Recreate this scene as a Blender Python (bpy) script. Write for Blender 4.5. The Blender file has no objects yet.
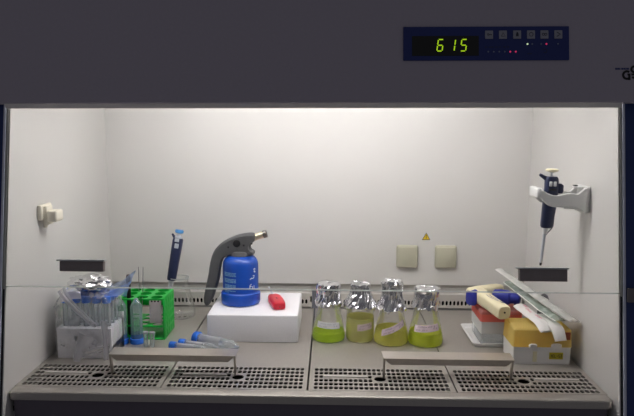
import bpy, bmesh, math, random
from mathutils import Vector, Matrix, noise
R = random.Random(7)
PI = math.pi
scene = bpy.context.scene
COL = scene.collection

# ------------------------------------------------------------------ materials
def lin(c):
    return tuple((v/255/12.92 if v/255 <= .04045 else ((v/255+.055)/1.055)**2.4) for v in c)

def nt(name):
    m = bpy.data.materials.new(name); m.use_nodes = True
    t = m.node_tree; t.nodes.clear()
    o = t.nodes.new('ShaderNodeOutputMaterial')
    return m, t, o

def add(t, kind, **kw):
    n = t.nodes.new(kind)
    for k, v in kw.items():
        if k in n.inputs: n.inputs[k].default_value = v
        else: setattr(n, k, v)
    return n

def coords(t, scale=(1, 1, 1)):
    tc = t.nodes.new('ShaderNodeTexCoord'); mp = t.nodes.new('ShaderNodeMapping')
    mp.inputs['Scale'].default_value = scale
    t.links.new(tc.outputs['Object'], mp.inputs['Vector'])
    return mp.outputs['Vector']

def solid(name, rgb, rough=.5, metal=0., var=.06, nscale=60, bump=0., stretch=(1, 1, 1), spec=.5, emit=None, coat=0., sss=0.):
    m, t, o = nt(name)
    p = add(t, 'ShaderNodeBsdfPrincipled', Roughness=rough, Metallic=metal)
    p.inputs['Specular IOR Level'].default_value = spec
    p.inputs['Coat Weight'].default_value = coat
    if sss:
        p.inputs['Subsurface Weight'].default_value = sss
        p.inputs['Subsurface Radius'].default_value = (.01, .01, .01)
    v = coords(t, stretch)
    n = add(t, 'ShaderNodeTexNoise', Scale=nscale, Detail=4.)
    t.links.new(v, n.inputs['Vector'])
    c = lin(rgb)
    ramp = t.nodes.new('ShaderNodeValToRGB')
    ramp.color_ramp.elements[0].position = .3; ramp.color_ramp.elements[1].position = .7
    ramp.color_ramp.elements[0].color = tuple(x*(1-var) for x in c)+(1,)
    ramp.color_ramp.elements[1].color = tuple(min(1, x*(1+var)) for x in c)+(1,)
    t.links.new(n.outputs['Fac'], ramp.inputs['Fac'])
    t.links.new(ramp.outputs['Color'], p.inputs['Base Color'])
    if bump:
        b = add(t, 'ShaderNodeBump', Strength=bump, Distance=.001)
        t.links.new(n.outputs['Fac'], b.inputs['Height'])
        t.links.new(b.outputs['Normal'], p.inputs['Normal'])
    if emit:
        p.inputs['Emission Color'].default_value = lin(emit[0])+(1,)
        p.inputs['Emission Strength'].default_value = emit[1]
    t.links.new(p.outputs[0], o.inputs[0])
    return m

def clear(name, tint=(1, 1, 1), film=0., filmrgb=(235, 238, 238), rough=.05, ior=1.45, wrinkle=0., nscale=40, edge=.0, emax=.5):
    """thin clear sheet: see-through, fresnel gloss, an optional milky film"""
    m, t, o = nt(name)
    L = t.links
    tr = add(t, 'ShaderNodeBsdfTransparent'); tr.inputs[0].default_value = tuple(tint)+(1,)
    df = add(t, 'ShaderNodeBsdfDiffuse'); df.inputs[0].default_value = lin(filmrgb)+(1,)
    tl = add(t, 'ShaderNodeBsdfTranslucent'); tl.inputs[0].default_value = lin(filmrgb)+(1,)
    dt = add(t, 'ShaderNodeMixShader'); dt.inputs[0].default_value = .5
    L.new(df.outputs[0], dt.inputs[1]); L.new(tl.outputs[0], dt.inputs[2])
    mx = add(t, 'ShaderNodeMixShader'); mx.inputs[0].default_value = film
    L.new(tr.outputs[0], mx.inputs[1]); L.new(dt.outputs[0], mx.inputs[2])
    nz = add(t, 'ShaderNodeTexNoise', Scale=nscale, Detail=3.); nz.noise_dimensions = '3D'
    L.new(coords(t), nz.inputs['Vector'])
    fac = None
    if edge:
        lw = add(t, 'ShaderNodeLayerWeight', Blend=.35)
        pw = add(t, 'ShaderNodeMath', operation='POWER'); pw.inputs[1].default_value = 2.
        L.new(lw.outputs['Facing'], pw.inputs[0])
        ma = add(t, 'ShaderNodeMath', operation='MULTIPLY_ADD'); ma.inputs[1].default_value = edge; ma.inputs[2].default_value = film
        L.new(pw.outputs[0], ma.inputs[0]); fac = ma.outputs[0]
    if wrinkle:
        r = t.nodes.new('ShaderNodeMapRange')
        r.inputs['From Min'].default_value = .5; r.inputs['From Max'].default_value = .72
        r.inputs['To Min'].default_value = film; r.inputs['To Max'].default_value = film+wrinkle
        L.new(nz.outputs['Fac'], r.inputs['Value']); fac = r.outputs[0]
    if fac: L.new(fac, mx.inputs[0])
    g = add(t, 'ShaderNodeBsdfGlossy', Roughness=rough); g.inputs[0].default_value = (1, 1, 1, 1)
    fr = add(t, 'ShaderNodeFresnel', IOR=ior)
    bp = add(t, 'ShaderNodeBump', Strength=.25 if wrinkle else .02, Distance=.002)
    L.new(nz.outputs['Fac'], bp.inputs['Height'])
    L.new(bp.outputs['Normal'], g.inputs['Normal']); L.new(bp.outputs['Normal'], fr.inputs['Normal'])
    cl = add(t, 'ShaderNodeMath', operation='MINIMUM'); cl.inputs[1].default_value = emax
    L.new(fr.outputs[0], cl.inputs[0])
    m2 = add(t, 'ShaderNodeMixShader')
    L.new(cl.outputs[0], m2.inputs[0]); L.new(mx.outputs[0], m2.inputs[1]); L.new(g.outputs[0], m2.inputs[2])
    L.new(m2.outputs[0], o.inputs[0])
    return m

def broth(name, rgb, see=.25):
    m, t, o = nt(name); L = t.links
    n = add(t, 'ShaderNodeTexNoise', Scale=25., Detail=3.); L.new(coords(t), n.inputs['Vector'])
    c = lin(rgb); rp = t.nodes.new('ShaderNodeValToRGB')
    rp.color_ramp.elements[0].color = tuple(x*.9 for x in c)+(1,); rp.color_ramp.elements[1].color = tuple(min(1, x*1.08) for x in c)+(1,)
    L.new(n.outputs['Fac'], rp.inputs['Fac'])
    d = add(t, 'ShaderNodeBsdfDiffuse'); s = add(t, 'ShaderNodeBsdfTranslucent'); x = add(t, 'ShaderNodeBsdfTransparent')
    for q in (d, s, x): L.new(rp.outputs[0], q.inputs[0])
    a = add(t, 'ShaderNodeMixShader'); a.inputs[0].default_value = .45
    L.new(d.outputs[0], a.inputs[1]); L.new(s.outputs[0], a.inputs[2])
    b = add(t, 'ShaderNodeMixShader'); b.inputs[0].default_value = see
    L.new(a.outputs[0], b.inputs[1]); L.new(x.outputs[0], b.inputs[2])
    L.new(b.outputs[0], o.inputs[0])
    return m

M = {}
M['wall'] = solid('painted_wall', (214, 212, 209), .45, var=.015, nscale=8)
M['steel'] = solid('brushed_steel', (176, 171, 164), .36, .5, var=.06, nscale=40, bump=.05, stretch=(40, 1, 1))
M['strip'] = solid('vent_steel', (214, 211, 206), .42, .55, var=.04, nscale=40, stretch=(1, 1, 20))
M['band'] = solid('band_grey', (176, 174, 169), .5, .2, var=.03)
M['armsteel'] = solid('armrest_steel', (208, 200, 190), .3, .8, var=.05, nscale=30, stretch=(2, 60, 1))
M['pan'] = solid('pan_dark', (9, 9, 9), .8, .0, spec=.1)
M['fascia'] = solid('fascia_paint', (176, 170, 182), .62, var=.025, nscale=180, spec=.3)
M['lip'] = solid('lit_lip_grey', (226, 222, 218), .5, var=.03)  # bounce light from the trays is put into this paler colour
M['apron'] = solid('apron_paint', (92, 85, 96), .6, var=.04)
M['blue_post'] = solid('blue_paint', (30, 52, 108), .5)
M['alu'] = solid('aluminium', (206, 212, 228), .5, .15)
M['gasket_lit'] = solid('gasket_lit_grey', (150, 150, 146), .6)  # pale copy of the dark gasket; light on its upper part put into colour
M['gasket'] = solid('gasket', (34, 33, 36), .7)
M['bracket'] = solid('bracket_grey', (120, 116, 118), .5, .4)
M['handle_dark'] = solid('handle_dark', (140, 132, 130), .6, .0)
M['panel_blue'] = solid('panel_blue', (22, 42, 112), .45, var=.03)
M['display'] = solid('display_black', (12, 16, 14), .25, var=.02)
M['digit'] = solid('digit_green', (60, 90, 10), .5, emit=((178, 222, 30), .8))
M['button'] = solid('button_grey', (150, 152, 164), .6)
M['icon'] = solid('icon_dark', (50, 52, 66), .6)
M['led_off'] = solid('led_off', (120, 130, 160), .4)
M['led_red'] = solid('led_red', (170, 50, 80), .4, emit=((230, 60, 110), .55))
M['led_white'] = solid('led_white', (190, 210, 170), .4, emit=((215, 240, 190), .7))
M['ink_black'] = solid('ink_black', (14, 13, 16), .6)
M['ink_blue'] = solid('ink_blue', (34, 50, 110), .6)
M['outlet'] = solid('outlet_grey', (182, 180, 160), .5, var=.02)
M['cream'] = solid('cream_plastic', (236, 226, 190), .4, var=.02, sss=.05)
M['cream2'] = solid('socket_cream', (236, 230, 214), .45, var=.02)
M['yellow'] = solid('sign_yellow', (232, 196, 40), .5)
M['styro'] = solid('polystyrene', (240, 240, 243), .75, var=.02, nscale=400, bump=.15)
M['white'] = solid('white_plastic', (228, 228, 226), .4, var=.02)
M['offwhite'] = solid('frosted_plastic', (206, 208, 208), .4, var=.03)
M['torch_blue'] = solid('torch_blue', (6, 74, 178), .4, .0, var=.03, coat=.15)
M['torch_print'] = solid('torch_print', (124, 164, 202), .5)
M['torch_grey'] = solid('torch_grey', (84, 84, 86), .55, var=.05, nscale=200)
M['black'] = solid('black_plastic', (26, 26, 28), .45)
M['brass'] = solid('pale_brass', (214, 204, 176), .3, .7)
M['nozzle'] = solid('nozzle_grey', (130, 128, 124), .35, .9)
M['red'] = solid('red_plastic', (206, 28, 50), .35, var=.05)
M['metal'] = solid('bright_metal', (200, 200, 204), .25, 1.)
M['foil'] = solid('aluminium_foil', (222, 222, 224), .2, 1., var=.03, nscale=90, bump=.5)
M['navy'] = solid('navy_plastic', (32, 40, 74), .4)
M['bluecap'] = solid('blue_cap', (36, 108, 212), .42)
M['sky'] = solid('light_blue_plastic', (90, 160, 226), .4)
M['cobalt'] = solid('cobalt_rubber', (38, 48, 150), .5)
M['pipe_grey'] = solid('light_grey_plastic', (196, 200, 208), .4)
M['label_white'] = solid('label_white', (226, 228, 228), .7)
M['label_pink'] = solid('label_pink', (226, 208, 214), .7)
M['pen'] = solid('pen_ink', (74, 58, 84), .7)
M['pen_pale'] = solid('pen_ink_pale', (150, 156, 168), .7)
M['cotton'] = solid('cotton', (226, 222, 190), .9)
M['paper'] = solid('wrapper_paper', (232, 230, 226), .55, var=.03)
M['pink_print'] = solid('pink_print', (222, 160, 170), .6)
M['green'] = solid('green_plastic', (16, 176, 62), .4, var=.04, sss=.1)
M['brown2'] = solid('dull_brown', (74, 50, 42), .6)
M['brown'] = solid('brown_tip', (140, 66, 40), .5)
M['sticker'] = solid('yellow_sticker', (206, 190, 50), .6)
M['sticker_ink'] = solid('sticker_ink', (96, 88, 24), .6)
M['lamp'] = solid('lamp_tube', (250, 250, 250), .5, emit=((255, 252, 251), 32.))
M['glass'] = clear('flask_glass', (.985, .99, .985), film=.02, edge=.42, filmrgb=(196, 202, 196), rough=.03, ior=1.45)
M['pane'] = clear('sash_glass', (.995, 1, .995), film=.0, rough=.02, ior=1.25, emax=.1)
M['glass_edge'] = broth('glass_edge', (240, 244, 241), .45)
M['tube'] = clear('tube_plastic', (.96, .98, .98), film=.28, edge=.4, filmrgb=(232, 238, 240), rough=.1)
M['tube2'] = clear('large_tube_plastic', (.86, .95, .94), film=.34, edge=.4, filmrgb=(190, 214, 212), rough=.1)
M['frost'] = clear('frosted_tube', (.96, .96, .98), film=.5, edge=.3, filmrgb=(222, 222, 226), rough=.15)
M['bag'] = clear('bag_film', (.98, .98, .985), film=.06, wrinkle=.42, filmrgb=(240, 241, 243), rough=.12, nscale=22)
M['sheet'] = clear('blue_film', (.62, .74, .95), film=.42, wrinkle=.25, filmrgb=(120, 152, 214), rough=.2, nscale=30)
M['sleeve2'] = clear('sleeve_film_greenish', (.9, .95, .92), film=.40, wrinkle=.35, filmrgb=(206, 220, 210), rough=.1, nscale=60)
M['sleeve'] = clear('sleeve_film', (.95, .97, .96), film=.78, wrinkle=.2, filmrgb=(250, 250, 247), rough=.1, nscale=60)
M['redlid'] = broth('pink_lid', (255, 152, 142), .2)
M['pinklid'] = broth('pale_pink_lid', (232, 178, 172), .45)
M['amber'] = broth('amber_lid', (255, 230, 150), .25)
M['amber_pale'] = broth('amber_lid_top', (226, 190, 112), .3)

# ------------------------------------------------------------------ mesh helpers
def new(): return bmesh.new()

def box(bm, x0, x1, y0, y1, z0, z1, bev=0., seg=2, mtx=None):
    r = bmesh.ops.create_cube(bm, size=1.)
    vs = r['verts']
    for v in vs:
        v.co = Vector((x0+(v.co.x+.5)*(x1-x0), y0+(v.co.y+.5)*(y1-y0), z0+(v.co.z+.5)*(z1-z0)))
    if bev:
        es = list({e for v in vs for e in v.link_edges})
        q = bmesh.ops.bevel(bm, geom=es, offset=bev, segments=seg, affect='EDGES', profile=.5)
        vs = list({v for f in q['faces'] for v in f.verts} | {v for v in vs if v.is_valid})
    if mtx is not None:
        for v in vs: v.co = mtx @ v.co
    return bm

def frame_for(axis):
    a = Vector(axis).normalized()
    u = a.orthogonal().normalized() if abs(a.z) < .98 else Vector((1, 0, 0))
    v = a.cross(u).normalized()
    return u, v, a

def lathe(bm, prof, base=(0, 0, 0), axis=(0, 0, 1), n=32, cap0=True, cap1=True, jit=None):
    """prof: list of (radius, height) from base along axis"""
    u, v, a = frame_for(axis); b = Vector(base)
    rings = []
    for i, (r, h) in enumerate(prof):
        ring = []
        for k in range(n):
            an = 2*PI*k/n
            rr, hh = (r, h) if jit is None else jit(r, h, an, i)
            ring.append(bm.verts.new(b+a*hh+(u*math.cos(an)+v*math.sin(an))*rr))
        rings.append(ring)
    for p, q in zip(rings, rings[1:]):
        for k in range(n):
            bm.faces.new((p[k], p[(k+1) % n], q[(k+1) % n], q[k]))
    if cap0: bm.faces.new(rings[0][::-1])
    if cap1: bm.faces.new(rings[-1])
    return bm

def loft(bm, secs, n=20, ex=2., cap=True):
    """secs: (centre, U, V) with U,V half-axis vectors; superellipse exponent ex"""
    rings = []
    for s in secs:
        c, U, V = Vector(s[0]), Vector(s[1]), Vector(s[2])
        e = s[3] if len(s) > 3 else ex
        ring = []
        for k in range(n):
            an = 2*PI*k/n
            cx, sx = math.cos(an), math.sin(an)
            f = (abs(cx)**e+abs(sx)**e)**(-1/e)
            ring.append(bm.verts.new(c+U*cx*f+V*sx*f))
        rings.append(ring)
    for p, q in zip(rings, rings[1:]):
        for k in range(n):
            bm.faces.new((p[k], p[(k+1) % n], q[(k+1) % n], q[k]))
    if cap:
        bm.faces.new(rings[0][::-1]); bm.faces.new(rings[-1])
    bmesh.ops.recalc_face_normals(bm, faces=bm.faces)
    return bm

def catmull(pts, sub=4, closed=False):
    pts = [Vector(p) for p in pts]; out = []; n = len(pts)
    rng = range(n) if closed else range(n-1)
    for i in rng:
        g = (lambda j: pts[j % n]) if closed else (lambda j: pts[max(0, min(n-1, j))])
        p0, p1, p2, p3 = g(i-1), g(i), g(i+1), g(i+2)
        for k in range(sub):
            s = k/sub
            out.append(.5*((2*p1)+(p2-p0)*s+(2*p0-5*p1+4*p2-p3)*s*s+(3*p1-p0-3*p2+p3)*s**3))
    if not closed: out.append(pts[-1])
    return out

def tube(bm, pts, r, n=10):
    pts = [Vector(p) for p in pts]
    u = None; rings = []
    for i, p in enumerate(pts):
        d = (pts[min(i+1, len(pts)-1)]-pts[max(i-1, 0)]).normalized()
        if u is None: u = d.orthogonal().normalized()
        u = (u-d*u.dot(d)).normalized(); v = d.cross(u)
        rr = r[i] if isinstance(r, (list, tuple)) else r
        rings.append([bm.verts.new(p+(u*math.cos(2*PI*k/n)+v*math.sin(2*PI*k/n))*rr) for k in range(n)])
    for p, q in zip(rings, rings[1:]):
        for k in range(n): bm.faces.new((p[k], p[(k+1) % n], q[(k+1) % n], q[k]))
    bm.faces.new(rings[0][::-1]); bm.faces.new(rings[-1])
    return bm

def prism_xz(bm, out, y0, y1, insets=((0, .004), (.12, .001), (.25, 0), (.75, 0), (.88, .001), (1, .004))):
    """closed outline in x,z extruded along y with softened rims"""
    n = len(out); P = [Vector((p[0], p[1])) for p in out]
    area = sum(P[i].x*P[(i+1) % n].y-P[(i+1) % n].x*P[i].y for i in range(n))
    sg = 1 if area > 0 else -1
    N = []
    for i in range(n):
        d = (P[(i+1) % n]-P[i-1]).normalized(); N.append(Vector((-d.y, d.x))*sg)
    rings = []
    for f, ins in insets:
        y = y0+(y1-y0)*f
        rings.append([bm.verts.new((P[i].x+N[i].x*ins, y, P[i].y+N[i].y*ins)) for i in range(n)])
    for p, q in zip(rings, rings[1:]):
        for k in range(n): bm.faces.new((p[k], p[(k+1) % n], q[(k+1) % n], q[k]))
    bm.faces.new(rings[0]); bm.faces.new(rings[-1][::-1])
    bmesh.ops.recalc_face_normals(bm, faces=bm.faces)
    return bm

def stroke(bm, pts, w, plane, th=.0006):
    """flat ribbon along 2D points; plane(u, v, h) -> 3D"""
    P = [Vector(p) for p in pts]; L = []; Rr = []
    for i, p in enumerate(P):
        d = (P[min(i+1, len(P)-1)]-P[max(i-1, 0)]).normalized(); nn = Vector((-d.y, d.x))*w/2
        L.append(p+nn); Rr.append(p-nn)
    def vv(q, h): return bm.verts.new(plane(q.x, q.y, h))
    a = [vv(q, th) for q in L]; b = [vv(q, th) for q in Rr]; c = [vv(q, 0) for q in L]; d = [vv(q, 0) for q in Rr]
    for i in range(len(P)-1):
        bm.faces.new((a[i], a[i+1], b[i+1], b[i])); bm.faces.new((c[i], d[i], d[i+1], c[i+1]))
        bm.faces.new((a[i], c[i], c[i+1], a[i+1])); bm.faces.new((b[i], b[i+1], d[i+1], d[i]))
    bm.faces.new((a[0], b[0], d[0], c[0])); bm.faces.new((a[-1], c[-1], d[-1], b[-1]))
    bmesh.ops.recalc_face_normals(bm, faces=bm.faces)
    return bm

def sheet(bm, fn, nu, nv, th=0.):
    g = [[bm.verts.new(fn(i/nu, j/nv)) for j in range(nv+1)] for i in range(nu+1)]
    for i in range(nu):
        for j in range(nv): bm.faces.new((g[i][j], g[i+1][j], g[i+1][j+1], g[i][j+1]))
    if th:
        bmesh.ops.recalc_face_normals(bm, faces=bm.faces)
        bmesh.ops.solidify(bm, geom=bm.faces[:], thickness=th)
    return bm

# ------------------------------------------------------------------ object helpers
def link(name, bm, mat, smooth=30):
    me = bpy.data.meshes.new(name); bm.to_mesh(me); bm.free()
    me.materials.append(M[mat])
    if smooth:
        for p in me.polygons: p.use_smooth = True
        me.set_sharp_from_angle(angle=math.radians(smooth))
    o = bpy.data.objects.new(name, me); COL.objects.link(o)
    return o

def shift(bm, v):
    for q in bm.verts: q.co -= v

def thing(name, label, cat, loc, group=None, rot=None):
    o = bpy.data.objects.new(name, None); COL.objects.link(o)
    o.empty_display_size = .02
    o.location = loc
    if rot: o.rotation_euler = rot
    o['label'] = label; o['category'] = cat
    if group: o['group'] = group
    return o

def part(root, name, bm, mat, label=None, under=None, local=False, smooth=30):
    if not local: shift(bm, root.location)
    o = link(name, bm, mat, smooth)
    o.parent = under if under is not None else root
    if label: o['label'] = label
    return o

def single(name, bm, mat, label, cat, base, group=None, smooth=30):
    shift(bm, Vector(base))
    o = link(name, bm, mat, smooth); o.location = base
    o['label'] = label; o['category'] = cat
    if group: o['group'] = group
    return o

def struct(name, bm, mat, smooth=30, parent=None):
    o = link(name, bm, mat, smooth)
    if parent: o.parent = parent
    else: o['kind'] = 'structure'
    return o

K = .17
def ys(z, off=0.): return .02-off+(z-.2)*K

# ------------------------------------------------------------------ the setting
bm = new(); box(bm, -.61, .61, .616, .64, .068, .70)
struct('wall_back', bm, 'wall')
bm = new(); box(bm, -.61, .61, .6235, .635, .0467, .0685); struct('trim_1', bm, 'band')  # wall-coloured band in shade; the shade is put into its grey
for nm, s in (('wall_left', -1), ('wall_right', 1)):
    bm = new()
    prof = [(ys(-.12), -.12), (ys(.70), .70), (.65, .70), (.65, -.12)]
    xi = .6 if s < 0 else .6035; xo = xi+.002
    a = [bm.verts.new((s*xi, y, z)) for y, z in prof]; b = [bm.verts.new((s*xo, y, z)) for y, z in prof]
    bm.faces.new(a); bm.faces.new(b)
    for i in range(4): bm.faces.new((a[i], a[(i+1) % 4], b[(i+1) % 4], b[i]))
    bmesh.ops.recalc_face_normals(bm, faces=bm.faces)
    struct(nm, bm, 'wall')
bm = new(); box(bm, -.6, .6, .09, .622, .665, .68); struct('ceiling', bm, 'wall')
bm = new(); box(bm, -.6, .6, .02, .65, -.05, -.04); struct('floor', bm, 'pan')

def slant(bm, x0, x1, z0, z1, o0, o1):
    """box between two offsets in front of the sash plane"""
    vs = [bm.verts.new((x, ys(z, o), z)) for x in (x0, x1) for z in (z0, z1) for o in (o0, o1)]
    for f in ((0, 1, 3, 2), (4, 6, 7, 5), (0, 4, 5, 1), (2, 3, 7, 6), (0, 2, 6, 4), (1, 5, 7, 3)):
        bm.faces.new([vs[i] for i in f])
    bmesh.ops.recalc_face_normals(bm, faces=bm.faces)
    return bm
for i, s in enumerate((-1, 1)):
    e = .6025 if s < 0 else .606
    bm = slant(new(), s*(e+.0085), s*.70, -.15, .64, .004, -.03)
    p = struct('trim_%d' % (2+i), bm, 'blue_post')
    bm = slant(new(), s*(e+.0038), s*(e+.008), -.15, .64, .006, -.03); struct('edge_profile', bm, 'alu', parent=p)
    bm = slant(new(), s*e, s*(e+.0035), .205, .64, .003, -.02); struct('gasket', bm, 'gasket_lit', parent=p)
    bm = slant(new(), s*e, s*(e+.0035), -.15, .205, .001, -.02); struct('gasket', bm, 'gasket', parent=p)
    bm = slant(new(), s*(e+.010), s*.66, .196, .222, .010, .0045); struct('bracket', bm, 'bracket', parent=p)

# front sill with rounded corners
def plan(bm, x, y0, y1, r, levels):
    """rounded front corners; levels: (z, inset)"""
    base = []
    for k in range(9):
        a = PI+PI/2*k/8; base.append((-x+r+r*math.cos(a), y0+r+r*math.sin(a)))
    for k in range(9):
        a = 1.5*PI+PI/2*k/8; base.append((x-r+r*math.cos(a), y0+r+r*math.sin(a)))
    base += [(x, y1), (-x, y1)]
    rings = []
    for z, ins in levels:
        rings.append([bm.verts.new((px*(1-ins/x), max(py, y0)+ins*(1 if py < y1-.001 else 0), z)) for px, py in base])
    n = len(base)
    for p, q in zip(rings, rings[1:]):
        for k in range(n): bm.faces.new((p[k], p[(k+1) % n], q[(k+1) % n], q[k]))
    bm.faces.new(rings[0]); bm.faces.new(rings[-1][::-1])
    bmesh.ops.recalc_face_normals(bm, faces=bm.faces)
    return bm
bm = plan(new(), .5995, .000, .0285, .012, [(0, .004), (-.0015, .0012), (-.004, 0), (-.016, 0), (-.0175, .001)])
sill = struct('trim_4', bm, 'steel', 40)
bm = plan(new(), .594, .004, .028, .012, [(-.018, 0), (-.20, 0)])
struct('apron', bm, 'apron', parent=sill)

# ------------------------------------------------------------------ fascia above the opening
fa = math.atan(K); cs = 1/math.cos(fa)
fas = thing('cabinet_fascia', 'wide grey sloping hood front above the opening with blue control panel', 'cabinet hood', (0, .053, .5693), rot=(-fa, -.0070, 0))
bm = new(); box(bm, -.72, .72, 0, .016, .004, .32, .003); part(fas, 'hood_panel', bm, 'fascia', local=True)
bm = new()
a = [bm.verts.new((-.60, y, z)) for y, z in ((.003, .0045), (.010, -.0035), (.016, -.0035), (.016, .0045))]; b = [bm.verts.new((.60, q.co.y, q.co.z)) for q in a]
bm.faces.new(a); bm.faces.new(b[::-1])
for i in range(4): bm.faces.new((a[i], b[i], b[(i+1) % 4], a[(i+1) % 4]))
bmesh.ops.recalc_face_normals(bm, faces=bm.faces)
part(fas, 'lower_rim', bm, 'lip', 'grey rim painted lighter as if lit', local=True)
def fz(z): return (z-.571)*cs
cp = new(); box(cp, .1805, .4975, -.003, .002, fz(.655), fz(.7195), .0008)
cpo = part(fas, 'control_panel', cp, 'panel_blue', 'dark blue panel', local=True)
bm = new(); box(bm, .197, .325, -.0038, -.001, fz(.6635), fz(.7015), .0004); part(fas, 'display', bm, 'display', 'black display', cpo, True)
def fp(u, v, h): return (u, -.0039-h, v)
def seg_digit(x0, x1, v0, v1, segs):
    bm = new(); vm = (v0+v1)/2; sh = .14; w = .0021; g = .0011
    def pt(x, v): return (x+(v-v0)*sh, v)
    S = {'a': (pt(x0+g, v1), pt(x1-g, v1)), 'g': (pt(x0+g, vm), pt(x1-g, vm)), 'd': (pt(x0+g, v0), pt(x1-g, v0)),
         'f': (pt(x0, vm+g), pt(x0, v1-g)), 'e': (pt(x0, v0+g), pt(x0, vm-g)), 'b': (pt(x1, vm+g), pt(x1, v1-g)), 'c': (pt(x1, v0+g), pt(x1, vm-g))}
    for s in segs: stroke(bm, S[s], w, fp, .0004)
    return bm
va, vb = fz(.6725), fz(.6945)
part(fas, 'digit', seg_digit(.2445, .2545, va, vb, 'afgedc'), 'digit', 'glowing green digit 6', cpo, True)
part(fas, 'digit', seg_digit(.268, .2775, va, vb, 'bc'), 'digit', 'glowing green digit 1', cpo, True)
part(fas, 'digit', seg_digit(.2895, .2995, va, vb, 'afgcd'), 'digit', 'glowing green digit 5', cpo, True)
bx = [.337, .3635, .3905, .417, .4425, .469]
for i, x in enumerate(bx):
    bm = new(); box(bm, x, x+.0155, -.0046, -.001, fz(.6955), fz(.7115), .0012)
    b = part(fas, 'button', bm, 'button', under=cpo, local=True)
    cx, cz = x+.0078, fz(.7035); bm = new()
    pl = lambda u, v, h: (u, -.0047-h, v)
    ring = lambda r, a0=0, a1=2*PI, ox=0., oz=0.: [(cx+ox+r*math.cos(a0+(a1-a0)*k/14), cz+oz+r*math.sin(a0+(a1-a0)*k/14)) for k in range(15)]
    if i == 0:
        stroke(bm, ring(.0016, ox=-.002), .0008, pl, .0003); stroke(bm, [(cx-.0004, cz), (cx+.005, cz)], .0009, pl, .0003); stroke(bm, [(cx+.004, cz), (cx+.004, cz-.0016)], .0008, pl, .0003)
    elif i == 1:
        stroke(bm, [(cx-.004, cz-.0035), (cx, cz+.0035), (cx+.004, cz-.0035), (cx-.004, cz-.0035)], .0008, pl, .0003)
    elif i == 2:
        stroke(bm, [(cx, cz+.0045), (cx, cz+.001)], .0026, pl, .0003); stroke(bm, [(cx, cz+.002), (cx, cz-.0035)], .0048, pl, .0003)
    elif i == 3:
        stroke(bm, ring(.0037), .0009, pl, .0003)
    elif i == 4:
        stroke(bm, ring(.0022, ox=-.0024), .0009, pl, .0003); stroke(bm, ring(.0022, ox=.0024), .0009, pl, .0003)
    else:
        stroke(bm, [(cx-.003, cz+.004), (cx+.0035, cz), (cx-.003, cz-.004)], .0014, pl, .0003)
    part(fas, 'button_symbol', bm, 'icon', under=b, local=True)
for x, z, k in [(.418, .6855, 'led_white'), (.427, .6855, 'led_off'), (.444, .6855, 'led_off'), (.454, .6855, 'led_red'), (.476, .6855, 'led_off'),
                (.343, .671, 'led_off'), (.3535, .671, 'led_off'), (.364, .671, 'led_off'), (.3745, .671, 'led_off'), (.385, .671, 'led_red'), (.3955, .671, 'led_red')]:
    bm = new(); lathe(bm, [(.0017, 0), (.0017, .0018), (.001, .0024)], (x, -.002, fz(z)), (0, -1, 0), 10)
    part(fas, 'indicator_light', bm, k, {'led_red': 'lit red indicator', 'led_white': 'lit white indicator'}.get(k), cpo, True)
pp_ = lambda u, v, h: (u, -.003-h, v)
for pts, wd in ([([(x, fz(.680)), (x+.004+.001*(k % 2), fz(.680))], .0012) for k, x in enumerate((.337, .344, .3495, .356, .363, .372, .379))]
                + [([(x, fz(.667)), (x+.0032, fz(.667))], .0012) for x in (.418, .4225)]
                + [([(.4465, fz(.6752)), (.450, fz(.6752))], .0009), ([(.452+.0032*math.cos(a*.45+1.8), fz(.6722)+.0032*math.sin(a*.45+1.8)) for a in range(-10, 1)], .0009)]):
    part(fas, 'panel_mark', stroke(new(), pts, wd, pp_, .0003), 'icon', 'faint printed mark', cpo, True)
# test mark on the hood: blue lettering line, black G and S
gp = lambda u, v, h: (u, -h, v)
bm = new()
for a, b in ((.5855, .5885), (.5892, .5925), (.5932, .5952), (.597, .6005), (.6012, .604), (.6047, .6072), (.6078, .6112)):
    stroke(bm, [(a, fz(.6385)), (b, fz(.6385))], .0034, gp, .0004)
mk = part(fas, 'emblem', bm, 'ink_blue', 'blue line of lettering', local=True)
bm = new(); cx, cz, r = .6075, fz(.6265), .0072
stroke(bm, [(cx+r*math.cos(a), cz+r*math.sin(a)) for a in [math.radians(52+8*k) for k in range(33)]], .0042, gp, .0005)
stroke(bm, [(cx+.0045, cz-.0095), (cx+.0045, cz-.0006)], .0040, gp, .0005)
stroke(bm, [(cx+.001, cz+.0012), (cx+.0065, cz+.0012)], .0034, gp, .0005)
c2, z2 = .6215, fz(.6375)
stroke(bm, [(c2+.0055*math.cos(math.radians(a)), z2+.0055*math.sin(math.radians(a))) for a in range(40, 272, 12)], .004, gp, .0005)
stroke(bm, [(c2+.0055*math.cos(math.radians(a)), z2-.011+.0055*math.sin(math.radians(a))) for a in range(90, -150, -12)], .004, gp, .0005)
stroke(bm, [(cx+.0085, cz+.0012), (.622, cz+.0012)], .0036, gp, .0005)
part(fas, 'emblem_letters', bm, 'ink_black', 'black letters G and S', mk, True)

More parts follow.
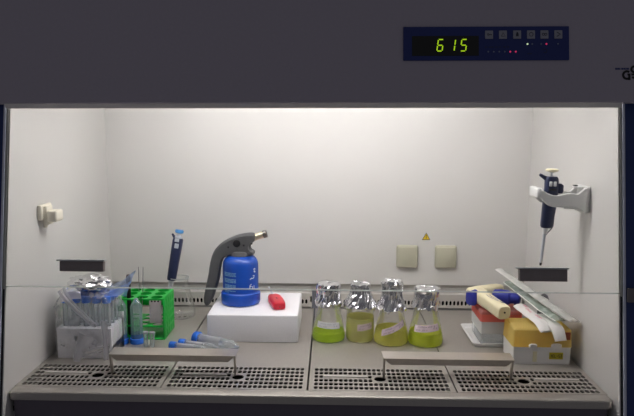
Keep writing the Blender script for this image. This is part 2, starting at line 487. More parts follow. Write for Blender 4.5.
# ------------------------------------------------------------------ sliding glass sash
bm = new(); box(bm, -.605, .605, .0, .006, .0012, .40)
sa = struct('window_1', bm, 'pane', 0); sa.location = (0, ys(.21), .21); sa.rotation_euler = (-fa, 0, 0)
bm = new(); box(bm, -.605, .605, .0, .006, -.0012, .0010); part(sa, 'polished_edge', bm, 'glass_edge', local=True, smooth=0)
for x0, x1, z0, z1 in ((-.4875, -.4005, .2415, .264), (.407, .499, .2325, .2585)):
    a0, a1 = (z0-.21)*cs, (z1-.21)*cs
    bm = new(); box(bm, x0, x1, -.016, -.0035, a0, a1-.0025, .002)
    h = part(sa, 'grip_bar', bm, 'handle_dark', local=True)
    bm = new(); box(bm, x0-.005, x1+.002, -.019, -.0005, a1-.0025, a1+.0005, .0006)
    part(sa, 'grip_rim', bm, 'offwhite', 'thin bright metal rim', h, True)
    bm = new(); box(bm, x0+.01, x1-.01, -.0036, -.0002, a0+.004, a1-.004)
    part(sa, 'grip_mount', bm, 'gasket', under=h, local=True)

# ------------------------------------------------------------------ perforated trays
def cell(bm, x0, x1, y0, y1, hole, th):
    """flat cell with a rounded hole; hole = list of points ccw starting near corner (x0,y0), len multiple of 4"""
    c = [bm.verts.new((x, y, 0)) for x, y in ((x0, y0), (x1, y0), (x1, y1), (x0, y1))]
    if hole is None:
        bm.faces.new(c); return
    n = len(hole); q = n//4
    up = [bm.verts.new((x, y, 0)) for x, y in hole]; dn = [bm.verts.new((x, y, -th)) for x, y in hole]
    for i in range(4):
        bm.faces.new((c[i], c[(i+1) % 4], up[((i+1)*q) % n], up[((i+1)*q-1) % n]))
        for k in range(q-1): bm.faces.new((c[i], up[i*q+k+1], up[i*q+k]))
    for k in range(n): bm.faces.new((up[k], up[(k+1) % n], dn[(k+1) % n], dn[k]))
def slot(cx, cy, a, b, ch):
    return [(cx-a, cy-b+ch), (cx-a+ch, cy-b), (cx+a-ch, cy-b), (cx+a, cy-b+ch), (cx+a, cy+b-ch), (cx+a-ch, cy+b), (cx-a+ch, cy+b), (cx-a, cy+b-ch)]
def circ(cx, cy, r, n=24):
    return [(cx+r*math.cos(PI+PI/n*0+2*PI*(k+.5)/n), cy+r*math.sin(PI+2*PI*(k+.5)/n)) for k in range(n)]
TX = [(-.5985, -.3015), (-.2985, -.0035), (.0005, .2985), (.3015, .5985)]
TL = ['stainless work tray at far left under the bag of tubes', 'stainless work tray second from left under the white foam box',
      'stainless work tray third from left carrying the green flasks', 'stainless work tray at far right under the tip boxes']
for i, (x0, x1) in enumerate(TX):
    t = thing('work_tray', TL[i], 'work tray', ((x0+x1)/2, .03, 0), 'four perforated work trays')
    bm = new(); nc, nr = 27, 6; px = .01035; py = .019
    gx0 = (x0+x1)/2-nc*px/2; gy0 = .0335; gx1, gy1 = gx0+nc*px, gy0+nr*py
    blank = set((c, 3) for c in (range(2, 11) if i < 3 else range(16, 25)))
    for c in range(nc):
        for r in range(nr):
            if 12 <= c <= 14 and r in (2, 3):
                if (c, r) == (12, 2):
                    cell(bm, gx0+12*px, gx0+15*px, gy0+2*py, gy0+4*py, circ(gx0+13.5*px, gy0+3*py, .0125), .002)
                continue
            a, b = gx0+c*px, gy0+r*py
            cell(bm, a, a+px, b, b+py, None if (c, r) in blank else slot(a+px/2, b+py/2, .0040, .0068, .0024), .002)
    for a, b, c, d in ((x0, x1, .0295, gy0), (x0, gx0, gy0, gy1), (gx1, x1, gy0, gy1), (x0, x1, gy1, .596)):
        bm.faces.new([bm.verts.new(p) for p in ((a, c, 0), (b, c, 0), (b, d, 0), (a, d, 0))])
    # folded skirts
    for a, b, c, d in ((x0, x0, .0295, .596), (x1, x1, .0295, .596), (x0, x1, .0295, .0295), (x0, x1, .596, .596)):
        bm.faces.new([bm.verts.new(p) for p in ((a, c, 0), (b, d, 0), (b, d, -.04), (a, c, -.04))])
    bmesh.ops.remove_doubles(bm, verts=bm.verts, dist=1e-5)
    part(t, 'tray_plate', bm, 'steel', smooth=20)
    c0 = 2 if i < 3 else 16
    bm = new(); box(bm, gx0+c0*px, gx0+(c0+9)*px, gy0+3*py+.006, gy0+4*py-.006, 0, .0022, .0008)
    part(t, 'raised_strip', bm, 'strip')  # pale raised strip over the cells without holes

# ------------------------------------------------------------------ vent strips along the back
for i, (x0, x1) in enumerate(((-.598, -.0105), (.0075, .598))):
    t = thing('vent_strip', ('slotted steel vent strip along the back wall, left of the centre gap', 'slotted steel vent strip along the back wall, right of the centre gap')[i], 'vent', ((x0+x1)/2, .60, 0), 'rear vent strips')
    bm = new(); pit = .0109; nc = int((x1-x0-.01)/pit); g0 = (x0+x1)/2-nc*pit/2
    for c in range(nc):
        a = g0+c*pit
        q = new(); cell(q, a, a+pit, .004, .034, slot(a+pit/2, .019, .0033, .0072, .003), .002)
        for v_ in q.verts: v_.co = Vector((v_.co.x, .5985-v_.co.z, v_.co.y))
        me = bpy.data.meshes.new('tmp'); q.to_mesh(me); q.free(); bm.from_mesh(me); bpy.data.meshes.remove(me)
    Y = .5985
    for a, b, c, d in ((x0, x1, .0, .004), (x0, g0, .004, .034), (g0+nc*pit, x1, .004, .034), (x0, x1, .034, .044)):
        bm.faces.new([bm.verts.new(p) for p in ((a, Y, c), (b, Y, c), (b, Y, d), (a, Y, d))])
    bm.faces.new([bm.verts.new(p) for p in ((x0, Y, .044), (x1, Y, .044), (x1, Y+.0035, .0465), (x0, Y+.0035, .0465))])
    bm.faces.new([bm.verts.new(p) for p in ((x0, Y+.0035, .0465), (x1, Y+.0035, .0465), (x1, .634, .0465), (x0, .634, .0465))])
    for x in (x0, x1): bm.faces.new([bm.verts.new(p) for p in ((x, Y, 0), (x, Y, .044), (x, .634, .0465), (x, .634, 0))])
    bmesh.ops.remove_doubles(bm, verts=bm.verts, dist=1e-5)
    bmesh.ops.recalc_face_normals(bm, faces=bm.faces)
    part(t, 'slotted_plate', bm, 'strip', smooth=20)
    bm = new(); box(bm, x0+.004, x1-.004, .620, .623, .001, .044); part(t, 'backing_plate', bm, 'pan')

# ------------------------------------------------------------------ armrests
def armrest(x0, x1, y, h, label):
    t = thing('armrest', label, 'armrest', ((x0+x1)/2, y+.02, 0), 'steel armrests over the grille')
    bm = new(); yb = y+.043
    P = [(x0-.002, yb, h), (x1+.002, yb, h), (x1, y, h), (x0, y, h), (x0+.016, y+.0025, h-.0145), (x1-.016, y+.0025, h-.0145)]
    up = [bm.verts.new(p) for p in P]
    bm.faces.new((up[0], up[3], up[2], up[1])); bm.faces.new((up[3], up[4], up[5], up[2]))
    bmesh.ops.recalc_face_normals(bm, faces=bm.faces)
    bmesh.ops.solidify(bm, geom=bm.faces[:], thickness=.0015)
    part(t, 'rest_plate', bm, 'armsteel', smooth=20)
    for x, s in ((x0, 1), (x1, -1)):
        bm = new()
        V = [(x, y+.002, h-.001), (x, y+.012, h-.001), (x, y+.020, .0005), (x, y+.012, .0005)]
        a = [bm.verts.new(p) for p in V]; b = [bm.verts.new((p[0]+s*.004, p[1], p[2])) for p in V]
        bm.faces.new(a); bm.faces.new(b[::-1])
        for i in range(4): bm.faces.new((a[i], a[(i+1) % 4], b[(i+1) % 4], b[i]))
        bmesh.ops.recalc_face_normals(bm, faces=bm.faces)
        part(t, 'leg', bm, 'armsteel', smooth=20)
armrest(-.425, -.156, .088, .047, 'bent stainless steel armrest standing on the grille at the left')
armrest(.156, .428, .086, .047, 'bent stainless steel armrest standing on the grille at the right')

# ------------------------------------------------------------------ back wall fittings
for x0, lab in ((.232, 'square grey-beige socket cover on back wall, left one under the warning sign'), (.3425, 'square grey-beige socket cover on back wall, right one under the warning sign')):
    t = thing('socket_cover', lab, 'socket', (x0+.031, .616, .1205), 'socket covers on the back wall')
    bm = new(); box(bm, x0, x0+.062, .604, .616, .1205, .1865, .006, 3); part(t, 'frame', bm, 'outlet')
    bm = new(); box(bm, x0+.004, x0+.058, .600, .6045, .1245, .1825, .002, 2); part(t, 'flap', bm, 'outlet')
t = thing('warning_sign', 'small yellow triangular warning sticker on the back wall above the sockets', 'sign', (.318, .616, .199))
bm = new()
def tri(bm, cx, z0, w, h, y0, y1):
    a = [bm.verts.new(p) for p in ((cx-w/2, y0, z0), (cx+w/2, y0, z0), (cx, y0, z0+h))]; b = [bm.verts.new((v_.co.x, y1, v_.co.z)) for v_ in a]
    bm.faces.new(a); bm.faces.new(b[::-1])
    for i in range(3): bm.faces.new((a[i], b[i], b[(i+1) % 3], a[(i+1) % 3]))
    bmesh.ops.recalc_face_normals(bm, faces=bm.faces)
tri(bm, .317, .201, .0240, .0212, .6152, .616); part(t, 'border', bm, 'ink_black', 'black border', smooth=0)
bm = new(); tri(bm, .317, .2027, .0190, .0166, .6146, .6154); part(t, 'face', bm, 'yellow', 'yellow face', smooth=0)
bm = new(); stroke(bm, [(.3178, .2155), (.3158, .2095), (.3182, .2095), (.3165, .2045)], .0017, lambda u, v_, h: (u, .6146-h, v_), .0005); part(t, 'lightning_bolt', bm, 'ink_black', 'black bolt', smooth=0)

# ------------------------------------------------------------------ left wall fitting
t = thing('wall_tap', 'cream plastic fitting with a protruding block on the left wall', 'wall fitting', (-.6, .19, .30))
bm = new(); box(bm, -.600, -.590, .170, .225, .318, .352, .003); part(t, 'wall_plate', bm, 'cream2')
bm = new(); box(bm, -.5905, -.582, .180, .212, .306, .349, .003); part(t, 'collar', bm, 'cream2')
bm = new(); box(bm, -.583, -.560, .178, .214, .314, .339, .004, 3); part(t, 'block', bm, 'cream2')
bm = new(); lathe(bm, [(.0045, 0), (.0045, .018), (.0035, .02)], (-.592, .192, .300), (0, 0, 1), 14); part(t, 'stub', bm, 'cream2')

# ------------------------------------------------------------------ foam box
bm = new(); box(bm, -.2575, -.035, .302, .510, .0004, .0695, .0035, 3)
single('foam_box', bm, 'styro', 'white polystyrene foam box lying under the blue gas torch', 'box', (-.146, .406, 0))

# ------------------------------------------------------------------ gas torch
t = thing('gas_torch', 'blue gas cartridge torch with dark grey handle on the white foam box', 'blowtorch', (-.189, .41, .07))
bm = new(); lathe(bm, [(.044, .0002), (.0495, .002), (.0505, .006), (.0505, .026), (.0495, .030), (.0462, .033), (.0458, .036), (.0458, .098), (.0445, .108), (.040, .117), (.033, .123), (.024, .126), (.022, .130)], (-.189, .41, .07), n=48)
ca = part(t, 'cartridge', bm, 'torch_blue')
def cyl(cx, cy, r):
    return lambda u, v_, h: (cx+(r+h)*math.sin(u/r), cy-(r+h)*math.cos(u/r), v_)
cf = cyl(-.189, .41, .0458)
bm = new()
for z, n_ in ((.1565, 3), (.1405, 3), (.125, 3), (.1105, 2)):
    for k in range(n_):
        zz = z-k*.0036; u = -.0425; end = -.0055 if not (z < .12 and k == 1) else -.027
        while u < end:
            w = min(R.uniform(.004, .012), end-u)
            if w > .001: stroke(bm, [(u+w*s/4, zz) for s in range(5)], .0024, cf, .0002)
            u += w+.0011
part(t, 'printed_lines', bm, 'torch_print', 'rows of pale printed text', ca)
bm = new()
stroke(bm, [(.043, .163), (.046, .166), (.049, .163)], .003, cf, .0002); stroke(bm, [(.044, .160), (.049, .156)], .004, cf, .0002)
stroke(bm, [(.031, .1395), (.036, .1425), (.040, .1410), (.045, .1445)], .0024, cf, .0002); stroke(bm, [(.040, .148), (.046, .147)], .0022, cf, .0002)
stroke(bm, [(.0355, .127), (.0305, .124), (.030, .116), (.035, .113)], .0020, cf, .0002); stroke(bm, [(.0305, .1205), (.0355, .1215)], .0018, cf, .0002)
stroke(bm, [(.039, .121), (.039, .114), (.044, .114), (.044, .122)], .0018, cf, .0002)
part(t, 'brand_print', bm, 'label_white', 'white printed mark', ca)
out = [(-.151, .250), (-.164, .253), (-.19, .249), (-.21, .242), (-.231, .231), (-.247, .218), (-.258, .202), (-.266, .176), (-.272, .141), (-.281, .101), (-.2845, .077), (-.281, .065), (-.2735, .0625), (-.2635, .075),
       (-.2535, .102), (-.2435, .134), (-.2385, .168), (-.231, .188), (-.216, .1955), (-.2, .1955), (-.158, .1965), (-.1525, .205), (-.163, .214), (-.1595, .226), (-.151, .235)]
so = catmull([(p[0], p[1], 0) for p in out], 3, True)
bm = new(); prism_xz(bm, [(p.x, p.y) for p in so], .393, .427)
hd = part(t, 'handle', bm, 'torch_grey', smooth=40)
bm = new(); lathe(bm, [(.026, 0), (.028, .003), (.0245, .012), (.02, .014)], (-.189, .41, .193), n=32); part(t, 'collar', bm, 'torch_grey')
bm = new(); ax = Vector((.036, 0, .0125)).normalized(); lathe(bm, [(.0088, 0), (.0088, .026)], (-.155, .41, .2405), ax, 20); part(t, 'burner_tube', bm, 'brass', 'pale brass tube')
bm = new(); lathe(bm, [(.0100, .0), (.0100, .0085), (.0092, .0095), (.007, .0095), (.007, .004)], Vector((-.155, .41, .2405))+ax*.0262, ax, 20); part(t, 'burner_tip', bm, 'nozzle', 'grey metal tip ring')
bm = new(); U = Vector((.0095, 0, .002)); V = Vector((-.002, 0, .0095))
loft(bm, [((-.196, .3935, .2285), U, V), ((-.196, .391, .2285), U*.95, V*.95), ((-.196, .390, .2285), U*.75, V*.75)], 24); part(t, 'trigger', bm, 'black', 'black oval trigger', hd)
for x, z in ((-.2175, .2185), (-.178, .2235), (-.158, .2285)):
    bm = new(); lathe(bm, [(.0026, 0), (.0026, .002)], (x, .3945, z), (0, -1, 0), 12); part(t, 'screw', bm, 'black', 'dark screw', hd)

# ------------------------------------------------------------------ red lighter
t = thing('lighter', 'small red plastic lighter with a thin metal rod on the white foam box', 'lighter', (-.093, .375, .0695))
bm = new()
c0, c1 = Vector((-.1075, .435, .0796)), Vector((-.0830, .345, .0796))
d = (c1-c0); dn = d.normalized(); sd = Vector((-dn.y, dn.x, 0))
secs = []
for s, w, h, dz in ((0, .010, .006, .0005), (.04, .0135, .008, 0), (.22, .0175, .0098, .0), (.5, .0185, .0098, .0), (.8, .0172, .0098, 0), (.95, .0155, .0096, 0), (.985, .0148, .0090, 0)):
    secs.append((c0+d*s+Vector((0, 0, dz)), sd*w, Vector((0, 0, h)), 4.5))
loft(bm, secs, 24); rb = part(t, 'body', bm, 'red', smooth=40)
bm = new(); loft(bm, [(c0+d*.98, sd*.0142, Vector((0, 0, .0085)), 4.5), (c0+d*1.01, sd*.0138, Vector((0, 0, .0082)), 4.5), (c0+d*1.02, sd*.0125, Vector((0, 0, .0070)), 4.5)], 20); part(t, 'end_cap', bm, 'red')
bm = new(); box(bm, -.0012, .0012, -.005, .005, 0, .0006, mtx=Matrix.Translation(c0+d*.55+Vector((0, 0, .0096))) @ Matrix.Rotation(math.atan2(dn.y, dn.x)+PI/2, 4, 'Z')); part(t, 'slot', bm, 'black', 'dark slot', rb)
bm = new(); lathe(bm, [(.0012, 0), (.0012, .0012)], c0+d*1.0195+Vector((0, 0, -.001)), dn, 10); part(t, 'end_hole', bm, 'black', 'dark hole', rb)
bm = new(); tube(bm, [c0+d*.1+Vector((-.002, 0, .006)), c0-d*.1+Vector((-.003, 0, .010)), c0-d*.3+Vector((-.006, 0, .016))], [.0025, .002, .0018], 10); part(t, 'metal_rod', bm, 'pipe_grey', 'thin metal rod')
bm = new(); lathe(bm, [(.003, 0), (.0035, .002), (.003, .004)], c0-d*.3+Vector((-.006, 0, .014)), (0, -.2, 1), 12); part(t, 'rod_tip', bm, 'pipe_grey')

# ------------------------------------------------------------------ flasks
def foil_cap(cx, cy, z0, prof, seed, n=44):
    rr = random.Random(seed); off = Vector((rr.uniform(0, 50), rr.uniform(0, 50), rr.uniform(0, 50)))
    def jit(r, h, an, i):
        p = Vector((math.cos(an)*2.2, math.sin(an)*2.2, h*80))+off
        q = noise.noise(p)*.0032+noise.noise(p*2.7)*.0022+rr.uniform(-.0008, .0008)
        low = max(0., 1-i/3)
        return max(.001, r+q*(1 if r > .006 else .1)), h+noise.noise(p*1.6+Vector((9, 9, 9)))*(.003+.006*low)+(noise.noise(p*.7)*.006*low)
    return lathe(new(), prof, (cx, cy, z0), n=n, cap0=False, cap1=True, jit=jit)

def scrib(bm, u0, v0, w, h, n, seed, fn, wd=.0007, slope=0.):
    rr = random.Random(seed); x = u0
    while x < u0+w:
        ln = rr.uniform(.25, .5)*w; pts = []
        k = 0
        while k*h*.32 < ln and x+k*h*.32 < u0+w:
            xx = x+k*h*.32
            pts.append((xx, v0+(xx-u0)*slope+(h/2 if k % 2 else -h/2)*rr.uniform(.35, 1.2))); k += 1
        if len(pts) > 1: stroke(bm, pts, wd, fn, .0002)
        x += ln+h*.7

def flask(cx, cy, r, H, label, broth_mat, level, seed, foil, body=None, nz=None, paper=None, cotton=False):
    t = thing('flask', label, 'flask', (cx, cy, 0), 'foil-capped flasks of green culture')
    prof = body or [(r*.9, .0005), (r*.975, .003), (r, .009), (r*.985, .018), (r*.93, .032), (r*.82, .055), (r*.68, .08), (r*.61, .095), (r*.60, .112), (r*.60, H-.004), (r*.66, H)]
    bm = lathe(new(), prof, (cx, cy, 0), n=48, cap0=True, cap1=False); gl = part(t, 'glass_body', bm, 'glass', smooth=60)
    def rad(z):
        for (r0, z0), (r1, z1) in zip(prof, prof[1:]):
            if z0 <= z <= z1: return r0+(r1-r0)*(z-z0)/(z1-z0)
        return prof[-1][0]
    zs = [.0015, .003, .006, .009, .014, .018]+[.018+(level-.018)*k/5 for k in range(1, 6)]
    zs = [z for z in zs if z <= level]
    bm = lathe(new(), [(rad(z)-.0012, z) for z in zs], (cx, cy, 0), n=48); part(t, 'culture_liquid', bm, broth_mat, smooth=50)
    bm = foil_cap(cx, cy, 0, foil, seed); part(t, 'foil_cap', bm, 'foil', smooth=0)
    if cotton:
        bm = lathe(new(), [(.008, .100), (.016, .103), (.021, .110), (.023, .120), (.022, .132)], (cx, cy, 0), n=24); part(t, 'stopper', bm, 'cotton', 'pale cotton stopper')
    if paper:
        pm, u0, u1, zc, hh, slope, ink = paper
        # label follows the cone of the glass
        def fn(u, v_, h):
            rr = rad(v_)+.0006+h; a = u/rad(zc)
            return (cx+rr*math.sin(a), cy-rr*math.cos(a), v_)
        bm = new(); um = (u0+u1)/2
        sheet(bm, lambda a, b: fn(u0+(u1-u0)*a, zc+(b-.5)*hh+(u0+(u1-u0)*a-um)*slope, 0), 14, 3)
        pp = part(t, 'paper_label', bm, pm)
        bm = new(); f2 = lambda u, v_, h: fn(u, v_, h+.0003)
        w = u1-u0
        scrib(bm, u0+.16*w, zc+.22*hh+(-.34*w)*slope, .66*w, hh*.28, 6, seed+1, f2, slope=slope)
        scrib(bm, u0+.10*w, zc-.22*hh+(-.40*w)*slope, .42*w, hh*.25, 6, seed+2, f2, slope=slope)
        scrib(bm, u0+.72*w, zc-.10*hh+(.22*w)*slope, .2*w, hh*.25, 4, seed+3, f2, slope=slope)
        part(t, 'handwriting', bm, ink, 'ink handwriting', pp)
    return t

M['green1'] = broth('broth_green', (226, 252, 84), .14)
M['green2'] = broth('broth_pale', (252, 250, 186), .3)
M['green3'] = broth('broth_yellow', (252, 248, 140), .16)
M['green4'] = broth('broth_deep', (238, 248, 92), .12)
flask(.0395, .340, .0415, .138, 'conical flask left of the row, bright green liquid, white paper label', 'green1', .023, 11,
      [(.0335, .088), (.0345, .094), (.0315, .102), (.0295, .110), (.029, .118), (.030, .127), (.0305, .136), (.029, .142), (.022, .144), (.012, .1445), (.003, .1448)],
      paper=('label_white', -.030, .029, .0445, .015, -.06, 'pen_pale'), cotton=True)
flask(.1175, .338, .0355, .136, 'straight-sided flask second from left, pale yellow-green liquid, big crumpled foil', 'green2', .060, 23,
      [(.038, .083), (.0395, .088), (.037, .095), (.035, .104), (.0305, .113), (.026, .120), (.025, .128), (.0255, .137), (.024, .143), (.017, .1455), (.009, .146), (.003, .146)],
      body=[(.031, .0005), (.0335, .003), (.0352, .010), (.0355, .02), (.035, .05), (.034, .075), (.032, .09), (.027, .102), (.0215, .112), (.0205, .132), (.022, .136)],
      paper=('label_pink', -.008, .031, .042, .0165, .10, 'pen'))
flask(.1935, .322, .0425, .142, 'flask third from left with tall ragged foil and slanted pink label', 'green3', .037, 37,
      [(.034, .083), (.037, .088), (.033, .096), (.030, .104), (.027, .113), (.025, .123), (.0245, .133), (.0255, .142), (.0265, .150), (.022, .156), (.012, .155), (.003, .157)],
      paper=('label_pink', -.026, .033, .045, .0155, .42, 'pen'))
flask(.2770, .318, .0430, .136, 'flask right of the row, deep green liquid, level pink label, short flat foil', 'green4', .032, 51,
      [(.034, .092), (.0335, .097), (.0315, .104), (.0305, .112), (.030, .120), (.0305, .129), (.031, .137), (.028, .141), (.02, .142), (.01, .142), (.003, .142)],
      paper=('label_pink', -.034, .030, .0475, .0165, .08, 'pen'), cotton=True)

# ------------------------------------------------------------------ empty flask holding a pipette
t = thing('glass_flask', 'empty clear glass flask holding a pipette behind the green rack', 'flask', (-.372, .505, 0))
bm = lathe(new(), [(.036, .0005), (.0405, .003), (.042, .009), (.0415, .018), (.039, .032), (.034, .055), (.0275, .078), (.0243, .09), (.024, .106), (.0265, .110), (.0258, .112)], (-.372, .505, 0), n=48, cap1=False)
part(t, 'glass_body', bm, 'glass', smooth=60)
bm = lathe(new(), [(.0262, .1085), (.0275, .110), (.0268, .112), (.0255, .111)], (-.372, .505, 0), n=40, cap0=False, cap1=False); part(t, 'rim', bm, 'glass_edge')

A, B = Vector((-.392, .497, .104)), Vector((-.374, .512, .218)); ax = (B-A).normalized()
u = ax.cross(Vector((0, 1, 0))).normalized()*-1; v = u.cross(ax).normalized()
if v.y > 0: v = -v
t = thing('pipette', 'navy blue pipette with light blue push button standing in the empty glass flask', 'pipette', (-.41, .490, .004))
bm = new()
loft(bm, [(A+(B-A)*s, u*a, v*b, 2.6) for s, a, b in ((0, .0108, .0108), (.05, .0122, .0122), (.5, .0134, .0126), (.8, .0140, .0132), (.97, .0140, .0128), (1., .0122, .0118))], 24)
gr = part(t, 'grip', bm, 'navy')
bm = new(); tube(bm, [B-u*.006+ax*-.004, B-u*.013+ax*.004, B-u*.018+ax*.010], [.005, .0035, .0028], 10); part(t, 'finger_hook', bm, 'navy')
bm = new(); loft(bm, [(B+ax*s, u*a, v*a, 2) for s, a in ((0, .0095), (.003, .0098), (.006, .006), (.014, .0058))], 20); part(t, 'collar', bm, 'pipe_grey', 'pale grey collar')
bm = new(); loft(bm, [(B+ax*s, u*a, v*a, 2) for s, a in ((.014, .009), (.016, .0115), (.0215, .0118), (.0235, .010))], 20); part(t, 'push_button', bm, 'sky', 'light blue push button')
bm = new(); Mx = Matrix.Translation(A+(B-A)*.83+v*.0129) @ Matrix((u, -v, ax)).transposed().to_4x4(); box(bm, -.004, .007, -.0016, .0016, -.007, .006, .001, mtx=Mx); part(t, 'display_window', bm, 'pipe_grey', 'pale volume window', gr)
bm = new(); Mx = Matrix.Translation(A+(B-A)*.97+v*.0126) @ Matrix((u, -v, ax)).transposed().to_4x4(); box(bm, -.006, .006, -.0018, .0018, -.006, .003, .001, mtx=Mx); part(t, 'ejector_button', bm, 'pipe_grey', 'pale ejector button', gr)
bm = new(); T0 = A-ax*.10
loft(bm, [(A-ax*s, u*a, v*a, 2) for s, a in ((.0, .008), (.012, .0062), (.03, .005), (.07, .0032), (.101, .002))], 16); part(t, 'shaft', bm, 'pipe_grey', 'pale grey shaft')

# ------------------------------------------------------------------ pipette and holder on the right wall
t = thing('pipette_holder', 'white plastic pipette holder arm on the right wall', 'holder', (.6, .2, .345))
bm = new(); box(bm, .589, .6035, .186, .236, .343, .402, .004, 3); part(t, 'wall_plate', bm, 'white')
bm = new()
outl = [(.592, .398), (.574, .386), (.560, .388), (.545, .386), (.528, .382), (.512, .386), (.500, .392), (.492, .392), (.490, .386), (.499, .372), (.511, .361), (.526, .357), (.545, .358), (.565, .357), (.584, .351), (.592, .346)]
so = catmull([(p[0], p[1], 0) for p in outl], 3, True)
prism_xz(bm, [(p.x, p.y) for p in so], .178, .186, ((0, .001), (.2, 0), (.8, 0), (1, .001)))
so2 = [(p.x, p.y) for p in so]
prism_xz(bm, so2, .228, .236, ((0, .001), (.2, 0), (.8, 0), (1, .001)))
ar = part(t, 'arm', bm, 'white', smooth=40)
bm = new(); box(bm, .486, .498, .179, .235, .376, .398, .004, 3); part(t, 'front_stop', bm, 'white')
bm = new(); box(bm, .578, .590, .192, .230, .395, .401, .002); part(t, 'top_web', bm, 'white', under=ar)
bm = new(); box(bm, .574, .582, .204, .216, .4008, .4028, .0006); part(t, 'slot', bm, 'gasket', 'dark slot', ar)
bm = new(); box(bm, .548, .590, .185, .229, .352, .358, .002); part(t, 'bottom_web', bm, 'white', under=ar)

t = thing('wall_pipette', 'dark navy pipette with cream push button hanging in the holder on the right wall', 'pipette', (.51, .206, .226))
A, B = Vector((.5275, .207, .314)), Vector((.5205, .207, .420)); A.x = .5235; B.x = .5225
A = Vector((.524, .207, .312)); B = Vector((.5235, .207, .420))
ax = Vector((0, 0, 1)); u = Vector((1, 0, 0)); v = Vector((0, -1, 0))
bm = new()
loft(bm, [((.5185, .207, .308), u*.0105, v*.0095, 2.6), ((.519, .207, .312), u*.0130, v*.0110, 2.6), ((.5225, .207, .352), u*.0150, v*.012, 2.6), ((.5255, .207, .395), u*.0150, v*.0125, 2.6), ((.5245, .207, .417), u*.0142, v*.012, 2.8), ((.524, .207, .421), u*.012, v*.010, 2.8)], 24)
gr = part(t, 'grip', bm, 'navy')
bm = new(); tube(bm, [(.514, .207, .416), (.507, .207, .420), (.4985, .207, .4255)], [.0055, .0042, .0032], 12); part(t, 'finger_hook', bm, 'navy')
bm = new(); lathe(bm, [(.0022, 0), (.0022, .010)], (.5245, .207, .421), n=12); part(t, 'plunger_rod', bm, 'pipe_grey')
bm = new(); lathe(bm, [(.006, 0), (.0135, .0025), (.0138, .0052), (.0115, .0072)], (.5247, .207, .4305), n=28); part(t, 'push_button', bm, 'cream', 'cream push button')
bm = new(); loft(bm, [((.543, .207, .385), u*.006, v*.0075, 3), ((.5425, .207, .390), u*.0085, v*.009, 3), ((.5425, .207, .402), u*.0085, v*.009, 3), ((.540, .207, .406), u*.006, v*.008, 3)], 20); part(t, 'ejector_button', bm, 'navy')
bm = new(); box(bm, .5315, .5405, .201, .213, .4055, .413, .0015); part(t, 'ejector_cap', bm, 'pipe_grey', 'pale cap')
for x in (.5165, .5255):
    bm = new(); box(bm, x, x+.0062, .193, .196, .4005, .411, .0008); part(t, 'display_window', bm, 'label_white', 'white window', gr)
bm = new(); box(bm, .516, .5315, .1935, .196, .3915, .395, .0006); part(t, 'grip_band', bm, 'black', under=gr)
bm = new(); loft(bm, [((.5185, .207, .309), u*.0068, v*.0068), ((.517, .207, .300), u*.0062, v*.0062), ((.516, .207, .294), u*.0045, v*.0045)], 18); part(t, 'nose_cone', bm, 'white', 'white nose cone')
bm = new(); loft(bm, [((.516, .207, .295), u*.0037, v*.0037), ((.5135, .207, .260), u*.0034, v*.0034), ((.511, .207, .2285), u*.0026, v*.0026)], 14); part(t, 'shaft', bm, 'pipe_grey')
bm = new(); loft(bm, [((.511, .207, .2290), u*.0028, v*.0028), ((.5106, .207, .2225), u*.0022, v*.0022)], 12); part(t, 'tip', bm, 'black', 'dark tip')
bm = new(); tube(bm, catmull([(.5345, .207, .330), (.5335, .207, .312), (.5285, .207, .303), (.5205, .207, .294), (.5165, .207, .286), (.5155, .207, .275)], 4), .0017, 8); part(t, 'ejector_arm', bm, 'metal', 'steel ejector arm')

# ------------------------------------------------------------------ bag of tubes at the left
t = thing('tube_tray', 'white block rack full of clear blue-capped tubes at far left', 'rack', (-.511, .225, 0))
bm = new(); X0, X1, Y0, Y1, ZT = -.5755, -.4515, .184, .268, .070
box(bm, X0, X0+.006, Y0+.011, Y1, 0, ZT); box(bm, X1-.006, X1, Y0+.011, Y1, 0, ZT); box(bm, X0, X1, Y1-.006, Y1, 0, ZT); box(bm, X0, X1, Y0+.004, Y1-.004, 0, .028)
nx0, nx1, nz0, nz1 = -.536, -.514, .040, .052
box(bm, X0, nx0, Y0, Y0+.011, 0, ZT); box(bm, nx1, X1, Y0, Y0+.011, 0, ZT)
box(bm, nx0, nx1, Y0, Y0+.011, 0, nz0); box(bm, nx0, nx1, Y0, Y0+.011, nz1, ZT)
part(t, 'block', bm, 'styro')
bm = new()
sheet(bm, lambda a, b: (nx0+(nx1-nx0)*a, Y0+.0108, nz0+(nz1-nz0)*b), 1, 1); part(t, 'notch', bm, 'band', 'grey recess')
def holed_plate(x0, x1, y0, y1, z, th, nx, ny, r):
    bm = new(); cw, ch = (x1-x0)/nx, (y1-y0)/ny
    for i in range(nx):
        for j in range(ny):
            cell(bm, x0+cw*i, x0+cw*(i+1), y0+ch*j, y0+ch*(j+1), circ(x0+cw*(i+.5), y0+ch*(j+.5), r), th)
    bmesh.ops.remove_doubles(bm, verts=bm.verts, dist=1e-5)
    vs = [bm.verts.new(p) for p in ((x0, y0, 0), (x1, y0, 0), (x1, y1, 0), (x0, y1, 0), (x0, y0, -th), (x1, y0, -th), (x1, y1, -th), (x0, y1, -th))]
    for i in range(4): bm.faces.new((vs[i], vs[(i+1) % 4], vs[4+(i+1) % 4], vs[4+i]))
    for q in bm.verts: q.co.z += z
    bmesh.ops.recalc_face_normals(bm, faces=bm.faces)
    return bm
part(t, 'top_plate', holed_plate(-.57225, -.57225+.0235*5, .19275, .19275+.0235*3, ZT+.001, .010, 5, 3, .0086), 'styro')
